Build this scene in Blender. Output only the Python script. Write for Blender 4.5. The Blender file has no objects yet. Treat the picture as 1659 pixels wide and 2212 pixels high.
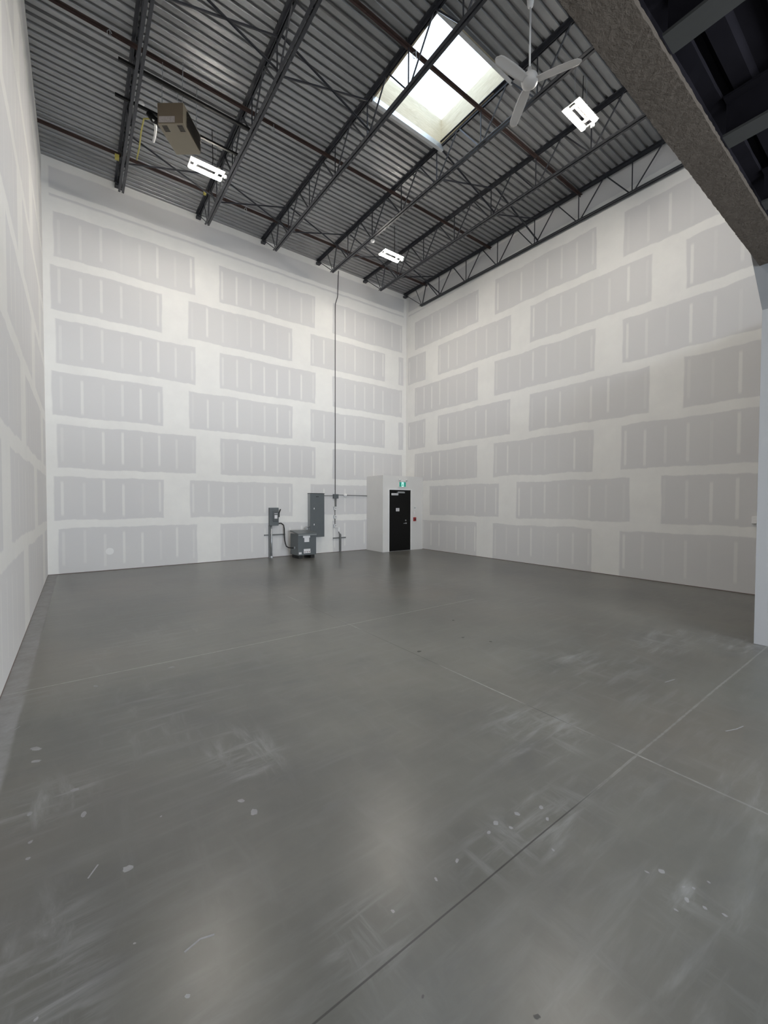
import bpy, bmesh, math, random
from mathutils import Vector, Matrix
random.seed(7)
scene = bpy.context.scene
COL = scene.collection
# ------------------------------------------------------------------ camera
CP = Vector((-10.1683, -12.2898, 1.7291)); YAW, PITCH, ROLL, FPX = 0.6392, -0.0250, 0.0029, 891.86
cy_, sy_, cp_, sp_ = math.cos(YAW), math.sin(YAW), math.cos(PITCH), math.sin(PITCH)
fwd = Vector((sy_*cp_, cy_*cp_, sp_)); rgt = Vector((cy_, -sy_, 0)); up = rgt.cross(fwd)
r2 = math.cos(ROLL)*rgt + math.sin(ROLL)*up; u2 = -math.sin(ROLL)*rgt + math.cos(ROLL)*up
cam = bpy.data.cameras.new('camera'); cam.sensor_fit = 'HORIZONTAL'; cam.sensor_width = 36
cam.lens = FPX/1659*36; cam.clip_start = 0.05; cam.clip_end = 200
camo = bpy.data.objects.new('camera', cam); COL.objects.link(camo); scene.camera = camo
M = Matrix((r2, u2, -fwd)).transposed().to_4x4(); M.translation = CP; camo.matrix_world = M
# ------------------------------------------------------------------ light, exposure
LAMP, SKY, DAY = 98.0, 1.7, 165.0
w = bpy.data.worlds.new('World'); scene.world = w; w.use_nodes = True
bg = w.node_tree.nodes['Background']; bg.inputs[0].default_value = (0.70, 0.85, 1.0, 1); bg.inputs[1].default_value = SKY
vs = scene.view_settings; vs.view_transform = 'Standard'; vs.look = 'None'; vs.gamma = 1; vs.use_curve_mapping = False
vs.exposure = 1.30
def area(name, loc, rot, sx, sy, power, col=(1, 1, 1), portal=False):
    l = bpy.data.lights.new(name, 'AREA'); l.shape = 'RECTANGLE'; l.size = sx; l.size_y = sy
    l.energy = power; l.color = col
    if portal: l.cycles.is_portal = True
    o = bpy.data.objects.new(name, l); COL.objects.link(o); o.location = loc; o.rotation_euler = rot
    return o
YF = -18.0      # front wall of the unit, behind the camera
area('skylight_portal', (-4.66, -6.61, 10.12), (0, 0, 0), 1.7, 1.65, 1, portal=True)
WIN = [(-10.1, -7.0, 0.3, 4.2), (-6.6, -4.0, 0.3, 4.2), (-9.9, -6.0, 5.8, 6.9), (-5.2, -1.3, 5.8, 6.9)]
for (x0, x1, z0, z1) in WIN:   # daylight from unseen front windows; upper pair added for even fill
    area('daylight_fill', ((x0+x1)/2, YF-0.35, (z0+z1)/2), (math.radians(90), 0, 0), x1-x0, z1-z0, DAY*(x1-x0)*(z1-z0)/10, (0.90, 0.95, 1.0))
# ------------------------------------------------------------------ shader helpers
class NT:
    def __init__(s, name, rough=0.7, metal=0.0, spec=0.5):
        s.m = bpy.data.materials.new(name); s.m.use_nodes = True; s.t = s.m.node_tree
        s.b = s.t.nodes['Principled BSDF']; s.b.inputs['Roughness'].default_value = rough
        s.b.inputs['Metallic'].default_value = metal; s.b.inputs['Specular IOR Level'].default_value = spec
        s.tc = None
    def n(s, typ, **k):
        x = s.t.nodes.new(typ)
        for a, v in k.items(): setattr(x, a, v)
        return x
    def put(s, sock, v):
        if isinstance(v, E_): s.t.links.new(v.s, sock)
        elif isinstance(v, bpy.types.NodeSocket): s.t.links.new(v, sock)
        else: sock.default_value = v
    def math(s, op, *a):
        x = s.n('ShaderNodeMath', operation=op)
        for i, v in enumerate(a): s.put(x.inputs[i], v)
        return E_(s, x.outputs[0])
    def obj(s):
        if not s.tc: s.tc = s.n('ShaderNodeTexCoord')
        return s.tc.outputs['Object']
    def xyz(s):
        x = s.n('ShaderNodeSeparateXYZ'); s.t.links.new(s.obj(), x.inputs[0])
        return [E_(s, x.outputs[i]) for i in range(3)]
    def vec(s, x, y, z):
        c = s.n('ShaderNodeCombineXYZ')
        for i, v in enumerate((x, y, z)): s.put(c.inputs[i], v)
        return c.outputs[0]
    def noise(s, scale, detail=2, rough=0.5, vec=None, stretch=None, dist=0.0):
        x = s.n('ShaderNodeTexNoise'); x.inputs['Scale'].default_value = scale
        x.inputs['Detail'].default_value = detail; x.inputs['Roughness'].default_value = rough
        x.inputs['Distortion'].default_value = dist
        v = vec or s.obj()
        if stretch:
            mp = s.n('ShaderNodeMapping'); mp.inputs['Scale'].default_value = stretch[:3]
            if len(stretch) > 3: mp.inputs['Rotation'].default_value = (0, 0, stretch[3])
            s.t.links.new(v, mp.inputs[0]); v = mp.outputs[0]
        s.t.links.new(v, x.inputs['Vector'])
        return E_(s, x.outputs[0])
    def rand(s, vec):
        x = s.n('ShaderNodeTexWhiteNoise', noise_dimensions='3D'); s.t.links.new(vec, x.inputs[0])
        return E_(s, x.outputs[0])
    def sstep(s, v, a, b, lo=0.0, hi=1.0):
        x = s.n('ShaderNodeMapRange', interpolation_type='SMOOTHSTEP'); s.put(x.inputs[0], v)
        for i, q in enumerate((a, b, lo, hi)): s.put(x.inputs[i+1], q)
        return E_(s, x.outputs[0])
    def mix(s, f, a, b):
        x = s.n('ShaderNodeMix', data_type='RGBA'); s.put(x.inputs[0], f)
        for i, v in ((6, a), (7, b)):
            if isinstance(v, tuple): x.inputs[i].default_value = (*v, 1)
            else: s.t.links.new(v, x.inputs[i])
        return x.outputs[2]
    def color(s, c):
        if isinstance(c, tuple): s.b.inputs['Base Color'].default_value = (*c, 1)
        else: s.t.links.new(c, s.b.inputs['Base Color'])
        return s
    def bump(s, h, strength=0.3, dist=0.01):
        x = s.n('ShaderNodeBump'); x.inputs['Strength'].default_value = strength; x.inputs['Distance'].default_value = dist
        s.put(x.inputs['Height'], h); s.t.links.new(x.outputs[0], s.b.inputs['Normal']); return s
class E_:
    def __init__(s, nt, sock): s.nt, s.s = nt, sock
    def __add__(s, o): return s.nt.math('ADD', s, o)
    def __radd__(s, o): return s.nt.math('ADD', o, s)
    def __sub__(s, o): return s.nt.math('SUBTRACT', s, o)
    def __rsub__(s, o): return s.nt.math('SUBTRACT', o, s)
    def __mul__(s, o): return s.nt.math('MULTIPLY', s, o)
    __rmul__ = __mul__
    def __truediv__(s, o): return s.nt.math('DIVIDE', s, o)
    def abs(s): return s.nt.math('ABSOLUTE', s)
    def floor(s): return s.nt.math('FLOOR', s)
    def fract(s): return s.nt.math('FRACT', s)
    def mx(s, o): return s.nt.math('MAXIMUM', s, o)
    def mn(s, o): return s.nt.math('MINIMUM', s, o)
    def gt(s, o): return s.nt.math('GREATER_THAN', s, o)
    def lt(s, o): return s.nt.math('LESS_THAN', s, o)

def simple(name, col, rough=0.5, metal=0.0, var=0.06, scale=8.0, spec=0.5):
    t = NT(name, rough, metal, spec)
    nz = t.noise(scale, 3)
    a = tuple(max(0, c*(1-var)) for c in col); b = tuple(min(1, c*(1+var)) for c in col)
    t.color(t.mix(nz, a, b)); return t.m
S_, ST_ = 1.2192, 0.4064
def drywall(name, axis, offA, offB, rowshift, stud0, lo, hi, light=0.0):
    """bare gypsum board with taped and filled joints, filled butt joints and spotted screw lines"""
    t = NT(name, 0.85, 0, 0.25)
    x, y, z = t.xyz(); u = x if axis == 0 else y
    wob = (t.noise(1.3, 3) - 0.5)*0.11 + (t.noise(6, 3) - 0.5)*0.05
    wob2 = (t.noise(1.7, 3, stretch=(1, 1, .6)) - 0.5)*0.10
    zz = z + 0.044 + wob
    q = zz/S_; row = ((z+0.044)/S_).floor(); fr = q.fract()
    dj = fr.mn(1.0 - fr)*S_
    joint = t.sstep(dj, 0.085, 0.115, 1.0, 0.0)
    joint = joint*(q.gt(0.5))*(z.lt(8.75))
    par = (row/2.0).fract().gt(0.25)
    off = par*(offB-offA) + offA
    if rowshift: off = off + (row-rowshift[0]).abs().lt(0.5)*rowshift[1]
    uu = u + wob2
    du = (((uu-off)/3.6576+0.5).fract() - 0.5).abs()*3.6576
    butt = t.sstep(du, 0.30, 0.34, 1.0, 0.0)*(z.lt(8.7))
    cor = t.sstep((uu-lo).abs().mn((uu-hi).abs()), 0.11, 0.15, 1.0, 0.0)
    # top courses under the deck
    zt = z + wob*0.6
    top = t.sstep((zt-8.64).abs(), 0.05, 0.10, 1.0, 0.0).mx(t.sstep((zt-8.83).abs(), 0.045, 0.075, 1.0, 0.0)).mx(t.sstep(zt, 9.35, 9.40))
    mask = joint.mx(butt).mx(cor).mx(top)
    # screw line strokes
    su = (u-stud0)/ST_ + 0.5; cell = su.floor()
    rnd = t.rand(t.vec(cell, row, 3.3)); rnd2 = t.rand(t.vec(cell, row, 9.1))
    ds = (su.fract()-0.5 + (rnd2-0.5)*0.05).abs()*ST_ + (t.noise(9, 2)-0.5)*0.012
    fr2 = ((z+0.044)/S_).fract()
    ends = t.sstep((fr2-0.5+(rnd-0.5)*0.1).abs(), 0.29, 0.36, 1.0, 0.0)
    stroke = t.sstep(ds, 0.014, 0.040, 1.0, 0.0)*ends*(rnd2*0.75+0.15)*(z.lt(8.5))
    patchy = t.noise(2.2, 4, 0.6)
    m2 = mask*(patchy*0.7+0.52)
    m2 = m2.mx(stroke*0.8).mn(1.0)
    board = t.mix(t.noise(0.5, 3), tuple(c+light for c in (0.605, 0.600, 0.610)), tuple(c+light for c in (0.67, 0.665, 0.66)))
    mud = (0.80, 0.795, 0.775)
    t.color(t.mix(m2, board, mud)); return t.m
M_back = drywall('drywall_back', 0, -3.53, -4.34, None, -10.438, -10.73, 0.0)
M_right = drywall('drywall_right', 1, -3.86, -5.08, (1, 0.38), -0.616, -30.0, 0.0)
M_left = drywall('drywall_left_lit', 1, -4.9, -6.73, None, -0.35, -30.0, 0.0, 0.05)  # board tone raised to carry the brighter light on this wall
M_paint = simple('painted_board', (0.74, 0.735, 0.73), 0.75, 0, 0.03, 3)
M_graywall = simple('dark_grey_board', (0.20, 0.205, 0.215), 0.85, 0, 0.05, 3)  # darker than the partition board below it
M_steel = simple('dark_joist_paint', (0.040, 0.042, 0.050), 0.42, 0.2, 0.25, 5)
M_prim = simple('brown_primer_steel', (0.050, 0.030, 0.026), 0.6, 0.1, 0.3, 6)
M_galv = simple('galvanised_steel', (0.50, 0.52, 0.54), 0.38, 0.7, 0.15, 20)
M_white = simple('white_plastic', (0.80, 0.80, 0.80), 0.45, 0, 0.02)
M_fixt = simple('fixture_grey', (0.30, 0.29, 0.27), 0.5)
M_fan = simple('white_fan_enamel', (0.62, 0.61, 0.60), 0.4, 0, 0.02)
M_gbox = simple('grey_enamel', (0.115, 0.130, 0.138), 0.38, 0.1, 0.06, 6)
M_gdark = simple('dark_grey_enamel', (0.085, 0.095, 0.10), 0.45, 0.1, 0.06, 6)
M_black = simple('black_paint', (0.004, 0.004, 0.004), 0.5, 0, 0.1, spec=0.2)
M_rub = simple('black_rubber', (0.012, 0.012, 0.012), 0.5, 0, 0.1)
M_label = simple('label_white', (0.72, 0.72, 0.74), 0.6, 0, 0.04, 60)
M_red = simple('red_plastic', (0.33, 0.02, 0.025), 0.4, 0, 0.05)
M_strut = simple('weathered_strut', (0.16, 0.165, 0.165), 0.5, 0.3, 0.1)
M_part = simple('partition_board', (0.36, 0.36, 0.365), 0.8, 0, 0.03, 2)
M_beige = simple('heater_beige', (0.25, 0.215, 0.16), 0.55, 0, 0.05, 4)
M_tan = simple('heater_tan', (0.125, 0.098, 0.068), 0.6, 0, 0.08, 9)
M_yellow = simple('gas_pipe_yellow', (0.40, 0.36, 0.09), 0.5, 0, 0.25, 9)
M_darkcol = simple('vent_slots', (0.05, 0.045, 0.04), 0.7, 0, 0.1)
M_glass = None
def ply():
    t = NT('plywood', 0.6)
    nz = t.noise(3, 5, 0.65, stretch=(1, 1, 6), dist=1.5)
    t.color(t.mix(nz, (0.36, 0.28, 0.17), (0.70, 0.62, 0.46))); return t.m
M_ply = ply()
def deckmat():
    t = NT('galvanised_deck', 0.42, 0.5, 0.5)
    a = t.noise(3, 4, 0.6); b = t.noise(0.7, 3, stretch=(.3, 3, 1))
    t.color(t.mix((a*0.5+b*0.5), (0.18, 0.184, 0.188), (0.41, 0.415, 0.42)))
    t.put(t.b.inputs['Roughness'], a*0.2+0.32); return t.m
M_deck = deckmat()
M_mezz = simple('dark_deck_shaded_webs', (0.010, 0.009, 0.012), 0.9, 0, 0.3, 5, spec=0.1)  # near-black deck; also paints the shade on beam webs and top flanges
M_msec = simple('mezzanine_beam_paint', (0.045, 0.045, 0.043), 0.8, 0, 0.15, 5, spec=0.15)
def fireproof():
    t = NT('sprayed_fireproofing', 0.95, 0, 0.2)
    a = t.noise(25, 5, 0.7); b = t.noise(2, 3)
    t.color(t.mix((a*0.4+b*0.6), (0.062, 0.051, 0.041), (0.108, 0.090, 0.074))); t.bump(a, 0.8, 0.02); return t.m
M_fire = fireproof()
def concrete():
    t = NT('polished_concrete', 0.3, 0, 0.62)
    x, y, z = t.xyz()
    big = t.noise(0.35, 3, 0.5); mid = t.noise(1.3, 6, 0.62); fine = t.noise(60, 2)
    base = t.mix(t.sstep(big*0.6+mid*0.4, 0.28, 0.72), (0.072, 0.073, 0.068), (0.152, 0.151, 0.134))
    base = t.mix(t.sstep(t.noise(0.5, 3, 0.5), 0.45, 0.75)*0.35, base, (0.17, 0.145, 0.12))     # faint brownish areas
    base = t.mix(t.sstep(t.noise(2.4, 5, 0.6, stretch=(.6, 1.5, 1, .4)), 0.52, 0.80)*0.5, base, (0.075, 0.077, 0.080))
    # swept, wispy trowel marks, strongest in worn patches
    st1 = t.noise(5.0, 5, 0.62, stretch=(0.35, 2.2, 1, 0.62), dist=0.35); st2 = t.noise(3.2, 6, 0.66, stretch=(2.0, 0.45, 1, 0.25), dist=0.5)
    wisp = t.sstep(st1, 0.42, 0.85).mx(t.sstep(st2, 0.45, 0.88))
    def patch(px, py, rx, ry):
        a, b = (x-px)/rx, (y-py)/ry
        return t.sstep(t.math('SQRT', a*a+b*b) + (t.noise(2.5, 3)-0.5)*0.8, 0.35, 1.15, 1.0, 0.0)
    zone = t.sstep(t.noise(0.55, 3, 0.5), 0.50, 0.70)*0.45
    for p in ((-9.25, -9.48, .30, .40), (-10.33, -9.32, .32, .30), (-10.33, -10.40, .26, .50), (-9.25, -10.97, .22, .20), (-7.4, -10.5, .55, .40),
              (-8.2, -11.02, .60, .22), (-5.67, -9.86, .35, .40), (-3.7, -10.9, .5, .5), (-4.4, -10.3, .9, .35), (-8.05, -11.65, .14, .14)): zone = zone.mx(patch(*p))
    base = t.mix(wisp*(zone*0.50+0.09), base, (0.40, 0.41, 0.42))
    # dusty unpolished strip along the left wall
    edge = t.sstep(x + (t.noise(1.2, 2)-0.5)*0.04, -10.575, -10.545, 1.0, 0.0)
    base = t.mix(edge*(t.noise(6, 5, .7)*0.9-0.05), base, (0.36, 0.36, 0.38))
    # saw cuts
    wob = (t.noise(1.0, 2)-0.5)*0.012
    def cut(d, gate, amt):
        core = t.sstep(d, 0.0025, 0.005, 1.0, 0.0)*gate
        dust = t.sstep(d + (t.noise(18, 3)-0.5)*0.012, 0.002, 0.010, 1.0, 0.0)*gate*amt
        return core, dust
    c1, d1 = cut((y + 7.37 + wob).abs(), x.lt(-4.5), 0.9)
    c2, d2 = cut((x + 7.11 + wob).abs(), y.lt(-3.6), t.sstep(t.noise(0.9, 2), .45, .6))
    c3, d3 = cut((y + 11.09 + wob).abs(), 1.0, t.sstep(x + (t.noise(1.5, 3)-.5)*1.5, -8.2, -7.2)*0.55)
    core = c1.mx(c2).mx(c3); dust = d1.mx(d2).mx(d3)
    base = t.mix(core*0.85, base, (0.02, 0.02, 0.02))
    base = t.mix(dust*0.75, base, (0.40, 0.40, 0.38))
    t.color(base)
    t.put(t.b.inputs['Roughness'], mid*0.08 + 0.265 + edge*0.3 + wisp*zone*0.10)
    t.bump(fine, 0.04, 0.002)
    return t.m
M_floor = concrete()
def emis(name, col, st):
    t = NT(name); t.color(tuple(min(1, c) for c in col)); t.b.inputs['Emission Color'].default_value = (*col, 1)
    t.b.inputs['Emission Strength'].default_value = st; return t.m
M_led = emis('led_tube', (1.0, 0.93, 0.83), LAMP)
M_exit = emis('exit_green', (0.01, 0.22, 0.16), 0.25)
M_exitw = emis('exit_pictogram', (0.6, 0.95, 0.88), 0.25)
def glazing():
    t = NT('acrylic_dome'); nt = t.t; out = nt.nodes['Material Output']
    tr = t.n('ShaderNodeBsdfTransparent'); tr.inputs[0].default_value = (0.95, 0.97, 1, 1)
    gl = t.n('ShaderNodeBsdfGlossy'); gl.inputs['Roughness'].default_value = 0.1
    mx = t.n('ShaderNodeMixShader'); mx.inputs[0].default_value = 0.06
    nt.links.new(tr.outputs[0], mx.inputs[1]); nt.links.new(gl.outputs[0], mx.inputs[2]); nt.links.new(mx.outputs[0], out.inputs[0])
    return t.m
M_glass = glazing()
# ------------------------------------------------------------------ mesh helpers
class MB:
    def __init__(s): s.bm = bmesh.new()
    def box(s, x0, x1, y0, y1, z0, z1):
        v = [s.bm.verts.new(p) for p in ((x0,y0,z0),(x1,y0,z0),(x1,y1,z0),(x0,y1,z0),(x0,y0,z1),(x1,y0,z1),(x1,y1,z1),(x0,y1,z1))]
        for f in ((0,3,2,1),(4,5,6,7),(0,1,5,4),(1,2,6,5),(2,3,7,6),(3,0,4,7)): s.bm.faces.new([v[i] for i in f])
        return s
    def hexa(s, p):
        v = [s.bm.verts.new(q) for q in p]
        for f in ((0,3,2,1),(4,5,6,7),(0,1,5,4),(1,2,6,5),(2,3,7,6),(3,0,4,7)): s.bm.faces.new([v[i] for i in f])
        return s
    def bar(s, a, b, w, h, upv=(0, 0, 1)):
        a, b = Vector(a), Vector(b); d = (b-a).normalized(); sd = d.cross(Vector(upv))
        if sd.length < 1e-4: sd = d.cross(Vector((0, 1, 0)))
        sd.normalize(); u = sd.cross(d).normalized(); sd *= w/2; u *= h/2
        return s.hexa([a-sd-u, a+sd-u, a+sd+u, a-sd+u][:0] or [a-sd-u, b-sd-u, b+sd-u, a+sd-u, a-sd+u, b-sd+u, b+sd+u, a+sd+u])
    def angle(s, a, b, leg, th, flip=1, upv=(0, 0, 1), down=1):
        """steel angle from a to b: one leg lying, one leg vertical"""
        a, b = Vector(a), Vector(b); d = (b-a).normalized(); sd = d.cross(Vector(upv)).normalized()*flip; u = sd.cross(d)*flip
        u = (u.normalized())*(1 if u.z*down > 0 else -1)
        s.prism([Vector((0, 0)), Vector((leg, 0)), Vector((leg, th)), Vector((th, th)), Vector((th, leg)), Vector((0, leg))], a, b, sd, u)
        return s
    def prism(s, pts, a, b, sd, u):
        A = [s.bm.verts.new(a+sd*p.x+u*p.y) for p in pts]; B = [s.bm.verts.new(b+sd*p.x+u*p.y) for p in pts]
        n = len(pts); s.bm.faces.new(A[::-1]); s.bm.faces.new(B)
        for i in range(n): s.bm.faces.new((A[i], A[(i+1) % n], B[(i+1) % n], B[i]))
        return s
    def tube(s, pts, r, n=10, cap=True):
        pts = [Vector(p) for p in pts]; rings = []
        rs = r if isinstance(r, (list, tuple)) else [r]*len(pts)
        ref = None
        for i, p in enumerate(pts):
            d = (pts[min(i+1, len(pts)-1)]-pts[max(i-1, 0)]).normalized()
            if ref is None:
                ref = Vector((0, 0, 1)) if abs(d.z) < 0.9 else Vector((1, 0, 0))
            e1 = d.cross(ref).normalized(); e2 = e1.cross(d); ref = e2
            rings.append([s.bm.verts.new(p+(e1*math.cos(2*math.pi*k/n)+e2*math.sin(2*math.pi*k/n))*rs[i]) for k in range(n)])
        for a, b in zip(rings, rings[1:]):
            for k in range(n): s.bm.faces.new((a[k], a[(k+1) % n], b[(k+1) % n], b[k]))
        if cap: s.bm.faces.new(rings[0][::-1]); s.bm.faces.new(rings[-1])
        return s
    def lathe(s, prof, c, n=28):
        rings = []
        for r, z in prof: rings.append([s.bm.verts.new((c[0]+r*math.cos(2*math.pi*k/n), c[1]+r*math.sin(2*math.pi*k/n), c[2]+z)) for k in range(n)])
        for a, b in zip(rings, rings[1:]):
            for k in range(n): s.bm.faces.new((a[k], a[(k+1) % n], b[(k+1) % n], b[k]))
        s.bm.faces.new(rings[0][::-1]); s.bm.faces.new(rings[-1]); return s
    def poly(s, pts):
        s.bm.faces.new([s.bm.verts.new(p) for p in pts]); return s
    def slab(s, pts, off):
        """closed plate: polygon pts extruded by off"""
        off = Vector(off); A = [s.bm.verts.new(p) for p in pts]; B = [s.bm.verts.new(Vector(p)+off) for p in pts]; n = len(pts)
        s.bm.faces.new(A[::-1]); s.bm.faces.new(B)
        for i in range(n): s.bm.faces.new((A[i], A[(i+1) % n], B[(i+1) % n], B[i]))
        return s
    def done(s, name, mat, parent=None, bevel=0, smooth=False, mats=None):
        bmesh.ops.recalc_face_normals(s.bm, faces=s.bm.faces)
        me = bpy.data.meshes.new(name); s.bm.to_mesh(me); s.bm.free()
        o = bpy.data.objects.new(name, me); COL.objects.link(o)
        for m_ in (mats or [mat]): me.materials.append(m_)
        if smooth:
            for p in me.polygons: p.use_smooth = True
        if bevel:
            b = o.modifiers.new('bevel', 'BEVEL'); b.width = bevel; b.segments = 2; b.limit_method = 'ANGLE'
        if parent:                      # the mesh is kept in its thing's own frame
            top = parent
            while top.parent: top = top.parent
            me.transform(Matrix.Translation(-Vector(top.location))); o.parent = parent
        return o
def tag(o, label=None, cat=None, group=None, kind=None):
    if label: o['label'] = label
    if cat: o['category'] = cat
    if group: o['group'] = group
    if kind: o['kind'] = kind
    return o
def thing(name, label, cat, loc=(0, 0, 0), group=None):
    o = bpy.data.objects.new(name, None); COL.objects.link(o); o.location = loc; o.empty_display_size = 0.1
    return tag(o, label, cat, group)
def struct(o, label, cat=None):
    o['kind'] = 'structure'; o['label'] = label; o['category'] = cat or 'wall'; return o
def copy_tree(o, dv, parent=None):
    c = o.copy(); COL.objects.link(c)
    if parent: c.parent = parent
    else: c.location = o.location + Vector(dv)
    for ch in [k for k in bpy.data.objects if k.parent == o]: copy_tree(ch, dv, c)
    return c
XL = -10.73
def dz(y): return 9.57 + 0.021*y            # underside of the roof deck, which falls slightly towards the front
# ------------------------------------------------------------------ shell
struct(MB().box(XL-0.2, 0.2, YF-0.2, 0.2, -0.2, 0).done('floor', M_floor), 'polished grey concrete floor with saw cuts', 'floor')
struct(MB().box(XL-0.2, 0.2, 0, 0.2, 0, 9.615).done('wall_back', M_back), 'far drywall wall behind the electrical gear', 'wall')
def sidewall(xa, xb, name, mat, lab):
    zt = lambda y: dz(y)+0.045
    return struct(MB().hexa([(xa, YF-.2, 0), (xb, YF-.2, 0), (xb, 0, 0), (xa, 0, 0), (xa, YF-.2, zt(YF)), (xb, YF-.2, zt(YF)), (xb, 0, zt(0)), (xa, 0, zt(0))]).done(name, mat), lab, 'wall')
sidewall(0, 0.2, 'wall_right', M_right, 'tall taped drywall wall on the right')
sidewall(XL-0.2, XL, 'wall_left', M_left, 'tall taped drywall wall close on the left')
mb = MB(); xs = sorted({XL, 0}.union(*[{a, b} for a, b, _, _ in WIN])); zs = [0, 0.3, 4.2, 5.8, 6.9, 9.22]
for xa, xb in zip(xs, xs[1:]):
    for za, zb in zip(zs, zs[1:]):
        cx, cz = (xa+xb)/2, (za+zb)/2
        if not any(a < cx < b and c < cz < d for a, b, c, d in WIN): mb.box(xa, xb, YF-0.2, YF, za, zb)
struct(mb.done('wall_front', M_paint), 'front wall behind the camera with windows', 'wall')
for i, (a, b, c, d) in enumerate(WIN):
    mb = MB(); nn = max(2, round((b-a)/1.2))
    for k in range(nn+1):
        xx = a+0.03+(b-a-0.06)*k/nn; mb.box(xx-0.03, xx+0.03, YF-0.13, YF-0.07, c, d)
    for zz in (c+0.03, (c+d)/2, d-0.03): mb.box(a+.06, b-.06, YF-0.125, YF-0.075, zz-0.03, zz+0.03)
    struct(mb.done('window_%d' % (i+2), M_black), 'unseen window frame in the front wall', 'window')
# roof deck: ribs run along x
SK = (-5.52, -3.80, -7.46, -5.76)    # skylight opening x0 x1 y0 y1
bm = bmesh.new(); P = 0.1524
prof = []
y = 0.0; k = 0
while y > YF:
    for dy, h in ((0, 0), (-0.084, 0), (-0.100, 0.040), (-0.136, 0.040)): prof.append((y+dy, h))
    y -= P
def strip(xa, xb, pr):
    last = None
    for yy, h in pr:
        cur = [bm.verts.new((xa, yy, dz(yy)+h)), bm.verts.new((xb, yy, dz(yy)+h))]
        if last: bm.faces.new((last[0], last[1], cur[1], cur[0]))
        last = cur
n0 = max(i for i, p in enumerate(prof) if p[0] > SK[3]-0.001); n1 = min(i for i, p in enumerate(prof) if p[0] < SK[2])
strip(XL, 0, prof[:n0+1]); strip(XL, SK[0], prof[n0:n1+1]); strip(SK[1], 0, prof[n0:n1+1]); strip(XL, 0, prof[n1:])
ya, yb = prof[n0][0], prof[n1][0]
T = 0.05
def roofbox(xa, xb, y0, y1):
    v = [(xa, y0, dz(y0)+T), (xb, y0, dz(y0)+T), (xb, y1, dz(y1)+T), (xa, y1, dz(y1)+T)]
    A = [bm.verts.new(q) for q in v]; B = [bm.verts.new((q[0], q[1], q[2]+0.15)) for q in v]
    bm.faces.new(A[::-1]); bm.faces.new(B)
    for i in range(4): bm.faces.new((A[i], A[(i+1) % 4], B[(i+1) % 4], B[i]))
roofbox(XL-.2, .2, ya+.035, .2); roofbox(XL-.2, .2, YF-.2, yb-.035); roofbox(XL-.2, SK[0]-.035, yb-.035, ya+.035); roofbox(SK[1]+.035, .2, yb-.035, ya+.035)
me = bpy.data.meshes.new('ceiling'); bm.to_mesh(me); bm.free(); me.materials.append(M_deck)
ceil = bpy.data.objects.new('ceiling', me); COL.objects.link(ceil); struct(ceil, 'ribbed galvanised steel roof deck', 'ceiling')
# ------------------------------------------------------------------ skylight
sk = thing('skylight', 'square skylight with plywood curb glowing white among the joists', 'skylight', (-4.66, -6.61, 9.4))
zb, zt = dz(-6.6)-0.02, 9.92
mb = MB(); a0, a1, b0, b1 = SK; th = 0.03
i0, i1, j0, j1 = a0, a1, yb, ya
mb.box(i0-th, i0, j0-th, j1+th, zb, zt).box(i1, i1+th, j0-th, j1+th, zb, zt).box(i0, i1, j0-th, j0, zb, zt).box(i0, i1, j1, j1+th, zb, zt)
mb.done('curb', M_ply, sk)
mb = MB()
n = 6
for i in range(n):
    for j in range(n):
        q = []
        for (p, r) in ((i, j), (i+1, j), (i+1, j+1), (i, j+1)):
            fx, fy = p/n, r/n
            q.append((i0-.02+(i1-i0+.04)*fx, j0-.02+(j1-j0+.04)*fy, zt+0.002+0.16*(16*fx*(1-fx)*fy*(1-fy))**0.6))
        mb.poly(q)
bmesh.ops.remove_doubles(mb.bm, verts=mb.bm.verts, dist=1e-4)
mb.done('dome', M_glass, sk, smooth=True)
for (y0, y1, v0, v1) in ((j0-.07, j0, j0-.01, j0), (j1, j1+.07, j1, j1+.01)):
    MB().box(i0-.07, i1+.07, y0, y1, zb-0.105, zb-0.097).box(i0-.07, i1+.07, v0, v1, zb-.097, zb).done('frame_angle', M_galv, sk)
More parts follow.
